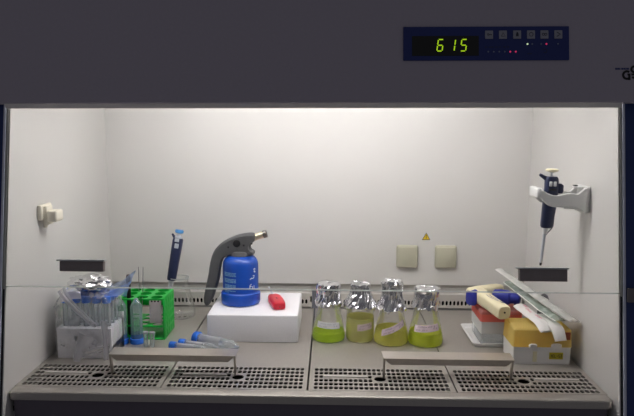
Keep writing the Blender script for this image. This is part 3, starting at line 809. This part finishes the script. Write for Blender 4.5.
# fifteen millilitre tubes
def tube15(root):
    b = lathe(new(), [(.003, 0), (.0072, .018), (.0078, .022), (.0078, .098)], (0, 0, 0), n=20, cap1=False)
    o1 = part(root, 'tube_body', b, 'tube', local=True, smooth=50)
    b = lathe(new(), [(.0098, .091), (.0102, .092), (.0102, .104), (.0094, .106)], (0, 0, 0), n=24)
    o2 = part(root, 'cap', b, 'bluecap', 'blue screw cap', local=True)
    return root
places = ['front row', 'middle row', 'back row']; ordn = ['first', 'second', 'third', 'fourth', 'fifth']
proto = None
for j in range(3):
    for i in range(5):
        loc = (-.5605+.0235*i, .2045+.0235*j, .0345)
        lab = 'blue-capped clear tube in the white rack, %s, %s from the left' % (places[j], ordn[i])
        if proto is None:
            proto = tube15(thing('sample_tube', lab, 'test tube', loc, 'blue-capped tubes in the white rack'))
        else:
            r_ = proto.copy(); COL.objects.link(r_); r_.location = loc; r_['label'] = lab
            for ch in proto.children:
                c_ = ch.copy(); COL.objects.link(c_); c_.parent = r_
# clear bag around the rack
def bagshape(a, b):
    an = 2*PI*a; ex = 5.
    hx, hy = .068, .0515
    cx, sx = math.cos(an), math.sin(an)
    f = (abs(cx)**ex+abs(sx)**ex)**(-1/ex)
    z = .0012+b*.150
    sq = 1.0 if b < .8 else 1-(b-.8)*1.6
    p = Vector((cx*3, sx*3, b*6))
    k = 1+noise.noise(p*1.1)*.05*min(1, b*5+.2)+noise.noise(p*2.3)*.03*min(1, b*5+.2)
    x = -.5175+cx*f*hx*k*sq; y = .227+sx*f*hy*k*sq
    x = max(x, -.5935)
    return Vector((x, y, z+(noise.noise(p*1.7)*.010 if b > .55 else 0)))
bm = new(); sheet(bm, bagshape, 56, 22)
bmesh.ops.remove_doubles(bm, verts=bm.verts, dist=1e-5)
bg = thing('plastic_bag', 'crumpled clear plastic bag wrapped around the white tube rack', 'bag', (-.5125, .227, 0))
part(bg, 'film', bm, 'bag', smooth=50)
def ribbon(pts, w0, w1, wob, nrm=Vector((0, -1, 0)), nv=4, seed=0):
    P = catmull(pts, 6); n = len(P)-1
    def fn(a, b):
        i = min(n, int(round(a*n))); p = P[i]; d = (P[min(n, i+1)]-P[max(0, i-1)]).normalized()
        s = d.cross(nrm).normalized(); w = w0+(w1-w0)*a
        q = p+s*(b-.5)*w
        return q+nrm*(noise.noise(q*45+Vector((seed, 0, 0)))*wob+math.sin(b*PI*2+seed)*wob*.6)
    return n, fn
for k, (pts, w0, w1) in enumerate([
    ([(-.553, .166, .166), (-.535, .160, .140), (-.508, .166, .108), (-.478, .165, .082)], .022, .010),
    ([(-.500, .165, .060), (-.510, .158, .035), (-.520, .148, .006)], .040, .014),
    ([(-.514, .160, .020), (-.490, .156, .026), (-.455, .162, .036)], .020, .010),
    ([(-.460, .163, .095), (-.457, .160, .055), (-.456, .158, .006)], .016, .012)]):
    n, fn = ribbon(pts, w0, w1, .004, seed=k*3.1)
    bm = new(); sheet(bm, fn, n, 5); part(bg, 'loose_fold', bm, 'frost', 'milky loose fold', smooth=60)
bm = new(); n, fn = ribbon([(-.572, .195, .132), (-.555, .178, .150), (-.535, .172, .156), (-.515, .180, .154)], .04, .03, .006, Vector((0, -.6, .8)), seed=5)
sheet(bm, fn, n, 6); part(bg, 'gathered_top', bm, 'frost', 'milky gathered plastic', smooth=60)

# blue plastic sheet
def bs(a, b):
    q = Vector((a*5, b*3, 1))
    x = -.548+.128*a
    y = .206+.075*b-.004*a+.008*noise.noise(q*1.3)
    lift = .036*max(0, a-.55)**1.3/.35*b
    drop = .008*max(0, .3-b)/.3*(1-.3*a)
    return Vector((x+noise.noise(q)*.004, y, .1475+lift-drop+.004*noise.noise(q*1.9)))
bm = new(); sheet(bm, bs, 24, 14)
single('blue_plastic_sheet', bm, 'sheet', 'crumpled light blue plastic sheet over the tubes behind the foil lump', 'plastic sheet', (-.49, .22, .145), smooth=60)

# crumpled foil
def lump(c, r, seed, sub=4):
    bm = new(); bmesh.ops.create_icosphere(bm, subdivisions=sub, radius=1.)
    rr = random.Random(seed); o_ = Vector((rr.uniform(0, 90), 3, 7))
    for q in bm.verts:
        p = q.co.copy(); k = 1+noise.noise(p*2.2+o_)*.26+noise.noise(p*5+o_)*.16+rr.uniform(-.035, .035)
        q.co = Vector(c)+Vector((p.x*r[0], p.y*r[1], p.z*r[2]))*k
    return bm
bm = lump((-.509, .222, .167), (.048, .032, .0180), 4)
single('foil_lump', bm, 'foil', 'crumpled lump of aluminium foil on top of the bagged tubes', 'foil', (-.509, .222, .155), smooth=0)

# ------------------------------------------------------------------ inverted tubes in front of green rack
def bigtube(x, y, lab, white):
    t = thing('centrifuge_tube', lab, 'test tube', (x, y, 0), 'large tubes standing on their blue caps')
    b = lathe(new(), [(.0160, .0), (.0172, .001), (.0172, .0125), (.016, .0135)], (x, y, 0), n=28); part(t, 'cap', b, 'bluecap', 'blue screw cap')
    b = lathe(new(), [(.0143, .012), (.0143, .090), (.0136, .094), (.0032, .112), (.0015, .1125)], (x, y, 0), n=28, cap0=False); part(t, 'tube_body', b, 'tube2', smooth=50)
    b = lathe(new(), [(.0146, .0136), (.0146, .024)], (x, y, 0), n=28, cap0=False, cap1=False); part(t, 'thread_band', b, 'sheet', 'bluish lower band')
    if white:
        f = cyl(x, y, .0145); b = new(); sheet(b, lambda p, q: f(-.002+.0145*p, .026+.058*q, .0002), 8, 2); part(t, 'writing_panel', b, 'label_white', 'white writing panel')
bigtube(-.4630, .285, 'clear tube with white panel standing upside down on its blue cap before the green rack', True)
bigtube(-.4262, .290, 'clear tube without panel standing upside down on its blue cap before the green rack', False)
for x, lab in ((-.3965, 'left of two tiny clear vials beside the upside-down tubes'), (-.3815, 'right of two tiny clear vials beside the upside-down tubes')):
    t = thing('vial', lab, 'vial', (x, .262, 0), 'tiny clear vials')
    b = lathe(new(), [(.003, .0005), (.0058, .004), (.0058, .034)], (x, .262, 0), n=18, cap1=False); part(t, 'vial_body', b, 'tube', smooth=50)
    b = lathe(new(), [(.0062, .0335), (.0066, .035), (.0062, .038), (.004, .039)], (x, .262, 0), n=18); part(t, 'vial_cap', b, 'frost')

# ------------------------------------------------------------------ green rack
t = thing('tube_rack', 'bright green plastic tube rack at the left beside the upside-down tubes', 'rack', (-.42, .36, 0))
gx0, gx1, gy0, gy1 = -.480, -.364, .312, .410
part(t, 'top_plate', holed_plate(gx0+.004, gx1-.004, gy0, gy1, .104, .004, 3, 3, .0145), 'green')
part(t, 'middle_plate', holed_plate(gx0+.004, gx1-.004, gy0, gy1, .036, .003, 3, 3, .0130), 'green')
bm = new(); box(bm, gx0+.004, gx1-.004, gy0, gy1, 0.0, .004, .001); part(t, 'bottom_plate', bm, 'green')
for x in (gx0, gx1-.004):
    bm = new(); box(bm, x, x+.004, gy0, gy1, 0, .105, .0012)
    s = 1 if x > -.42 else -1
    for j in range(5):
        for k in range(5):
            yy, zz = gy0+.012+.0185*j, .014+.019*k
            xs = x+.0036 if s > 0 else x-.0008
            box(bm, xs, xs+.0012, yy-.006, yy+.006, zz-.0065, zz+.0065, .0005, 1)
    part(t, 'side_plate', bm, 'green')
bm = new(); box(bm, gx0+.004, gx1-.004, gy1-.003, gy1, .060, .1, .001); part(t, 'back_rail', bm, 'green')
# card with three dots inside the rack
t = thing('card', 'pale card with three black dots inside the green rack', 'card', (-.39, .332, .036))
bm = new(); box(bm, -.406, -.376, .3305, .332, .0365, .098, .0004, 1); part(t, 'card_sheet', bm, 'label_pink')
for x in (-.3995, -.3915, -.3835):
    bm = new(); lathe(bm, [(.0022, 0), (.0022, .0006)], (x, .3305, .0925), (0, -1, 0), 12); part(t, 'dot', bm, 'ink_black', 'black dot')
# marker and forceps
t = thing('marker', 'slim black marker pen standing in the green rack', 'marker pen', (-.4585, .338, .004))
bm = new(); lathe(bm, [(.0042, 0), (.0050, .004), (.0050, .105)], (-.4585, .338, .0042), n=18); part(t, 'barrel', bm, 'black')
bm = new(); lathe(bm, [(.0054, .105), (.0054, .149), (.0045, .1515)], (-.4585, .338, .0042), n=18); part(t, 'cap', bm, 'black')
bm = new(); lathe(bm, [(.0047, .1515), (.0047, .1535)], (-.4585, .338, .0042), n=18); part(t, 'cap_end', bm, 'brown2', 'brownish cap end')
t = thing('forceps', 'thin steel forceps standing points down in the green rack', 'forceps', (-.441, .372, .004))
for sx, dx in ((-1, -.004), (1, .006)):
    bm = new(); tube(bm, [(-.441+sx*.0006, .372, .0045), (-.441+dx*.5, .374, .06), (-.441+dx, .378, .120), (-.441+dx*1.2, .381, .168)], [.0008, .0014, .0016, .001], 8)
    part(t, 'prong', bm, 'metal')

# ------------------------------------------------------------------ tubes lying on the tray
def lying(A, B, lab, r, mat):
    A, B = Vector(A), Vector(B); ax = (B-A).normalized(); L = (B-A).length
    t = thing('lying_tube', lab, 'test tube', (A.x, A.y, 0), 'blue-capped tubes lying on the tray')
    b = lathe(new(), [(r*1.14, 0), (r*1.22, .0015), (r*1.22, .0135), (r*1.12, .015)], A, ax, 26); part(t, 'cap', b, 'bluecap', 'blue screw cap')
    b = lathe(new(), [(r, .014), (r, L*.84), (r*.9, L*.87), (r*.25, L)], A, ax, 26, cap0=False); part(t, 'tube_body', b, 'tube', smooth=50)
    b = lathe(new(), [(r*1.012, .02), (r*1.012, L*.62)], A, ax, 26, cap0=False, cap1=False); part(t, 'frosted_panel', b, mat, 'milky panel')
lying((-.285, .290, .0155), (-.170, .233, .0135), 'larger blue-capped tube lying on the tray beside the foam box', .0125, 'frost')
lying((-.3175, .268, .0108), (-.222, .240, .0090), 'thin blue-capped tube lying on the tray behind the armrest', .0075, 'frost')
lying((-.335, .248, .0108), (-.238, .226, .0090), 'thin blue-capped tube lying nearest the armrest, cap furthest left', .0075, 'frost')

# ------------------------------------------------------------------ tip boxes at the right
t = thing('tip_box_lid', 'upturned shallow white plastic lid beneath the red-topped tip box', 'lid', (.452, .35, 0))
bm = new()
def rrect(x0, x1, y0, y1, r, z, n=5):
    o = []
    for cx, cy, a0 in ((x1-r, y1-r, 0), (x0+r, y1-r, PI/2), (x0+r, y0+r, PI), (x1-r, y0+r, 1.5*PI)):
        o += [(cx+r*math.cos(a0+PI/2*k/n), cy+r*math.sin(a0+PI/2*k/n), z) for k in range(n+1)]
    return o
def ringloft(bm, rings, caps=(True, True)):
    vs = [[bm.verts.new(p) for p in r_] for r_ in rings]; n = len(vs[0])
    for p, q in zip(vs, vs[1:]):
        for k in range(n): bm.faces.new((p[k], p[(k+1) % n], q[(k+1) % n], q[k]))
    if caps[0]: bm.faces.new(vs[0][::-1])
    if caps[1]: bm.faces.new(vs[-1])
    bmesh.ops.recalc_face_normals(bm, faces=bm.faces)
    return bm
ringloft(bm, [rrect(.392, .520, .294, .440, .010, 0.0), rrect(.386, .522, .289, .444, .012, .010), rrect(.389, .519, .292, .441, .011, .010), rrect(.395, .515, .298, .435, .008, .003)])
part(t, 'rim_tray', bm, 'white', smooth=40)
t = thing('pipette_tip_box', 'tip box with pink-red lid under the cream pipette gun', 'tip box', (.45, .35, .003))
bm = ringloft(new(), [rrect(.410, .502, .304, .405, .004, .0035), rrect(.408, .504, .302, .408, .004, .030)]); part(t, 'base', bm, 'tube', 'clear greyish base', smooth=40)
bm = ringloft(new(), [rrect(.408, .504, .302, .408, .004, .0302), rrect(.4075, .5045, .3015, .4085, .004, .060)]); part(t, 'tip_rack', bm, 'offwhite', 'frosted white rack', smooth=40)
bm = ringloft(new(), [rrect(.4068, .5052, .3008, .4092, .004, .0602), rrect(.4068, .5052, .3008, .4092, .004, .0785)]); part(t, 'tip_layer', bm, 'redlid', 'pink-red layer of tips', smooth=40)
bm = ringloft(new(), [rrect(.4065, .5055, .3005, .4095, .004, .0787), rrect(.4075, .5045, .3015, .4085, .004, .0845), rrect(.4095, .5025, .3035, .4065, .004, .0865)]); part(t, 'lid', bm, 'pinklid', 'pale pink lid', smooth=40)

t = thing('amber_tip_box', 'white tip box with amber lid and small yellow sticker in the right corner', 'tip box', (.517, .225, 0))
bx0, bx1, by0, by1 = .4535, .5830, .187, .272
bm = ringloft(new(), [rrect(bx0+.001, bx1-.001, by0+.001, by1-.001, .004, 0), rrect(bx0, bx1, by0, by1, .004, .040)]); ba = part(t, 'base', bm, 'white', smooth=40)
bm = ringloft(new(), [rrect(bx0-.001, bx1+.001, by0-.001, by1+.001, .004, .0402), rrect(bx0+.001, bx1-.001, by0+.001, by1-.001, .004, .0785), rrect(bx0+.004, bx1-.004, by0+.004, by1-.004, .004, .0815)]); li = part(t, 'lid', bm, 'amber', 'amber see-through lid', smooth=40)
for x0, x1, z0, z1 in ((.4875, .5065, .038, .0485), (.537, .561, .037, .050)):
    bm = new(); loft(bm, [(((x0+x1)/2, by0-.0012, (z0+z1)/2), Vector(((x1-x0)/2, 0, 0)), Vector((0, 0, (z1-z0)/2)), 2.6), (((x0+x1)/2, by0-.005, (z0+z1)/2), Vector(((x1-x0)/2*.8, 0, 0)), Vector((0, 0, (z1-z0)/2*.8)), 2.6)], 20)
    part(t, 'clasp', bm, 'white', 'white clasp', under=li)
bm = new(); box(bm, .562, .579, by0-.0018, by0-.0008, .058, .0755, .0003, 1); part(t, 'brown_patch', bm, 'brown', 'brown-red patch', under=li)
bm = new(); box(bm, .498, .507, by0-.0012, by0, .006, .030, .0003, 1); part(t, 'tape_mark', bm, 'cotton', 'beige mark', under=ba)
bm = new(); box(bm, .5345, .5650, by0-.0012, by0+.0002, .0125, .0280, .0003, 1); st = part(t, 'sticker', bm, 'sticker', 'small yellow sticker', under=ba)
bm = new(); fpz = lambda u_, v_, h: (u_, by0-.0013-h, v_); w = .0012
x = .5375
for gl in ('Y', 'E', 'L', '-', '5', 'T'):
    G = {'Y': [[(0, 1), (.5, .5), (1, 1)], [(.5, .5), (.5, 0)]], 'E': [[(1, 1), (0, 1), (0, 0), (1, 0)], [(0, .5), (.8, .5)]], 'L': [[(0, 1), (0, 0), (1, 0)]], '-': [[(0, .5), (1, .5)]],
         '5': [[(1, 1), (0, 1), (0, .5), (1, .5), (1, 0), (0, 0)]], 'T': [[(0, 1), (1, 1)], [(.5, 1), (.5, 0)]]}[gl]
    for s in G: stroke(bm, [(x+p[0]*.0029, .0168+p[1]*.0066) for p in s], w, fpz, .0003)
    x += .0044
part(t, 'sticker_text', bm, 'sticker_ink', 'dark lettering', under=st)

# ------------------------------------------------------------------ pipette gun
t = thing('pipette_gun', 'cream pipette gun with blue grips lying on the pink-lidded tip box', 'pipette controller', (.44, .34, .087))
up = Vector((0, 0, 1))
H0, H1 = Vector((.388, .362, .1085)), Vector((.484, .420, .1085))     # head bar, left to right
hd_ = (H1-H0).normalized(); hs = Vector((-hd_.y, hd_.x, 0))
bm = new()
loft(bm, [(H0+hd_*s, hs*a, up*b, 3) for s, a, b in ((0, .010, .014), (.005, .0145, .0185), (.03, .016, .0195), (.07, .0145, .0185), (.100, .0125, .017), (.112, .010, .014))], 24)
part(t, 'head', bm, 'cream', smooth=40)
G0, G1 = Vector((.4120, .362, .112)), Vector((.4435, .232, .104))
gd = (G1-G0).normalized(); gs = Vector((gd.y, -gd.x, 0)).normalized(); gu = gs.cross(gd).normalized()
if gu.z < 0: gu = -gu
bm = new(); L = (G1-G0).length
loft(bm, [(G0+gd*L*s, gs*a, gu*b, 3.4) for s, a, b in ((0, .017, .0175), (.15, .0165, .018), (.5, .0155, .0165), (.85, .0165, .0165), (.97, .0165, .0165), (1., .0145, .0145))], 28)
gh = part(t, 'handle', bm, 'cream', smooth=40)
bm = new(); lathe(bm, [(.0022, 0), (.0022, .0012)], G1-gd*.0002+gu*.001, gd, 12); part(t, 'charging_hole', bm, 'ink_black', 'dark hole', gh)
bm = new(); ff = lambda u_, v_, h: tuple(G0+gd*L*.55+gd*u_+gs*v_+gu*(.0166+h))
stroke(bm, [(-.026, .004), (-.01, .006), (.012, .002), (.028, -.004)], .0011, ff, .0003); stroke(bm, [(-.024, -.002), (-.004, -.001), (.015, -.005)], .001, ff, .0003); stroke(bm, [(.03, -.004), (.040, -.0075)], .003, ff, .0003)
part(t, 'printed_lines', bm, 'ink_blue', 'thin dark printed lines', gh)
bm = new()
loft(bm, [(Vector((.383, .348, .107)), hs*.006, up*.013, 3), (Vector((.386, .344, .107)), hs*.012, up*.0175, 3), (Vector((.394, .342, .107)), hs*.0135, up*.0180, 3), (Vector((.402, .346, .110)), hs*.010, up*.0185, 3)], 20)
part(t, 'trigger_pad', bm, 'cobalt', 'blue trigger pad')
N0 = Vector((.446, .352, .112)); N1 = Vector((.5045, .322, .112)); nd = (N1-N0).normalized(); ns = Vector((-nd.y, nd.x, 0))
bm = new(); L = (N1-N0).length
loft(bm, [(N0+nd*L*s, ns*a, up*b, 2.2) for s, a, b in ((0, .012, .010), (.05, .017, .0155), (.3, .0185, .018), (.6, .0165, .017), (.68, .0125, .0135), (.9, .0115, .0125), (.96, .0098, .0105), (1.0, .008, .009))], 28)
nz_ = part(t, 'nose_cone', bm, 'cobalt', 'blue nose cone')
bm = new(); lathe(bm, [(.0045, 0), (.0045, .001)], N1-nd*.0002, nd, 16); part(t, 'nozzle_opening', bm, 'ink_black', 'dark opening', nz_)

# ------------------------------------------------------------------ wrapped pipettes
def pack(name, lab, pts, w, th, mat, group=None, tilt=Vector((0, 0, 1)), seed=0, prints=None, rims=True, inner=True):
    P = catmull(pts, 8); n = len(P)-1
    t = thing(name, lab, 'wrapper', tuple(P[0]), group)
    def pt(i, s, h):
        p = P[i]; d = (P[min(n, i+1)]-P[max(0, i-1)]).normalized(); sd_ = d.cross(tilt).normalized(); nn = sd_.cross(d).normalized()
        wob = noise.noise(p*40+Vector((s*3, seed, 0)))*.0016
        ww = w*(1+.06*noise.noise(Vector((i*.35, seed, s))))
        return p+sd_*s*ww/2+nn*(h+wob)
    bm = new(); m = 8
    def prof(s): return th*(1-s*s)**.7
    top = [[bm.verts.new(pt(i, -1+2*k/m, prof(-1+2*k/m))) for k in range(m+1)] for i in range(n+1)]
    bot = [[bm.verts.new(pt(i, -1+2*k/m, -.0004)) for k in range(m+1)] for i in range(n+1)]
    for i in range(n):
        for k in range(m):
            bm.faces.new((top[i][k], top[i+1][k], top[i+1][k+1], top[i][k+1])); bm.faces.new((bot[i][k], bot[i][k+1], bot[i+1][k+1], bot[i+1][k]))
    bmesh.ops.recalc_face_normals(bm, faces=bm.faces)
    part(t, 'sleeve', bm, mat, smooth=60)
    if rims:
        for s in (-1, 1):
            bm = new()
            sheet(bm, lambda a, b: pt(int(round(a*n)), s*(.80+.24*b), .0012+.3*prof(.9)), n, 2); part(t, 'sealed_edge', bm, 'paper', 'white sealed edge', smooth=60)
    if inner:
        bm = new(); tube(bm, [pt(i, .0, th*.42) for i in range(1, n)], .0024, 8); part(t, 'glass_pipette', bm, 'offwhite', 'pale graduated rod')
    if prints:
        bm = new()
        for i0, s0, ll in prints:
            for q in range(3):
                ss = s0+q*.16
                sheet(bm, lambda a, b: pt(min(n, i0+int(round(a*ll))), ss+.09*b, prof(min(.98, abs(ss)))+.0008), ll, 1)
        part(t, 'print', bm, 'pink_print', 'pink printed marks', smooth=60)
    return t
pack('sealed_pipette_pack', 'long clear sleeve with white edges, topmost of the wrapped pipettes at right', [(.4835, .432, .1565), (.515, .350, .138), (.550, .260, .119), (.583, .180, .1015)], .037, .006, 'sleeve', seed=2, tilt=Vector((.25, 0, 1)))
pack('wrapped_pipette', 'greenish clear wrapped pipette just below the topmost sleeve', [(.492, .385, .137), (.513, .320, .124), (.537, .250, .108), (.557, .192, .099)], .030, .005, 'sleeve2', seed=8)
pack('printed_wrapper', 'white wrapper with pink print nearest the pink tip box', [(.498, .302, .101), (.503, .280, .098), (.511, .245, .094), (.519, .205, .0905), (.525, .178, .078)], .034, .006, 'paper', seed=13, prints=[(3, -.6, 5), (10, -.2, 5), (18, -.4, 4)], rims=False, inner=False)
pack('paper_sleeve', 'white paper sleeve hanging over the front edge of the amber tip box', [(.530, .262, .0905), (.539, .225, .090), (.546, .192, .0885), (.549, .174, .076), (.551, .1665, .062)], .030, .004, 'paper', seed=19, rims=False, inner=False)
t = thing('rubber_bulb', 'dark grey rounded object peeking out behind the wrapped pipettes', 'rubber bulb', (.572, .335, 0))
bm = lathe(new(), [(.009, 0), (.014, .004), (.0145, .04), (.0145, .088), (.0125, .105), (.008, .116), (.002, .120)], (.570, .345, 0), n=24); part(t, 'bulb', bm, 'torch_grey')

# ------------------------------------------------------------------ lamp (out of view, up behind the hood)
t = thing('fluorescent_lamp', 'long white fluorescent tube under the ceiling behind the hood', 'lamp', (0, .21, .640))
bm = lathe(new(), [(.008, 0), (.013, .002), (.013, .893), (.008, .895)], (-.4475, .21, .640), (1, 0, 0), 20); part(t, 'tube', bm, 'lamp')
bm = new(); box(bm, -.472, -.448, .195, .225, .625, .6645, .003); box(bm, .448, .472, .195, .225, .625, .6645, .003); part(t, 'end_sockets', bm, 'white')

# ------------------------------------------------------------------ room light, camera
w = bpy.data.worlds.new('world'); scene.world = w; w.use_nodes = True
wt = w.node_tree; wt.nodes.clear()
wo = wt.nodes.new('ShaderNodeOutputWorld'); bgn = wt.nodes.new('ShaderNodeBackground')
bgn.inputs[0].default_value = (.92, .90, 1.0, 1); bgn.inputs[1].default_value = .10
wt.links.new(bgn.outputs[0], wo.inputs[0])

cam = bpy.data.cameras.new('camera'); co = bpy.data.objects.new('camera', cam); COL.objects.link(co)
cam.sensor_width = 36; cam.sensor_fit = 'HORIZONTAL'; cam.lens = 638.25/634*36; cam.clip_start = .01
pitch, yaw, roll = .1367, .0224, .0060
cy, sy = math.cos(yaw), math.sin(yaw)
fwd = Vector((-sy*math.cos(pitch), cy*math.cos(pitch), -math.sin(pitch))); rt = Vector((cy, sy, 0)); upv = rt.cross(fwd)
r2 = rt*math.cos(roll)+upv*math.sin(roll); u2 = -rt*math.sin(roll)+upv*math.cos(roll)
co.matrix_world = Matrix.Translation((.0433, -1.1963, .54)) @ Matrix((r2, u2, -fwd)).transposed().to_4x4()
scene.camera = co

scene.view_settings.view_transform = 'Standard'; scene.view_settings.look = 'None'
scene.view_settings.gamma = 1; scene.view_settings.use_curve_mapping = False
scene.view_settings.exposure = 0.
scene.cycles.max_bounces = 12; scene.cycles.transparent_max_bounces = 32
scene.cycles.use_denoising = True
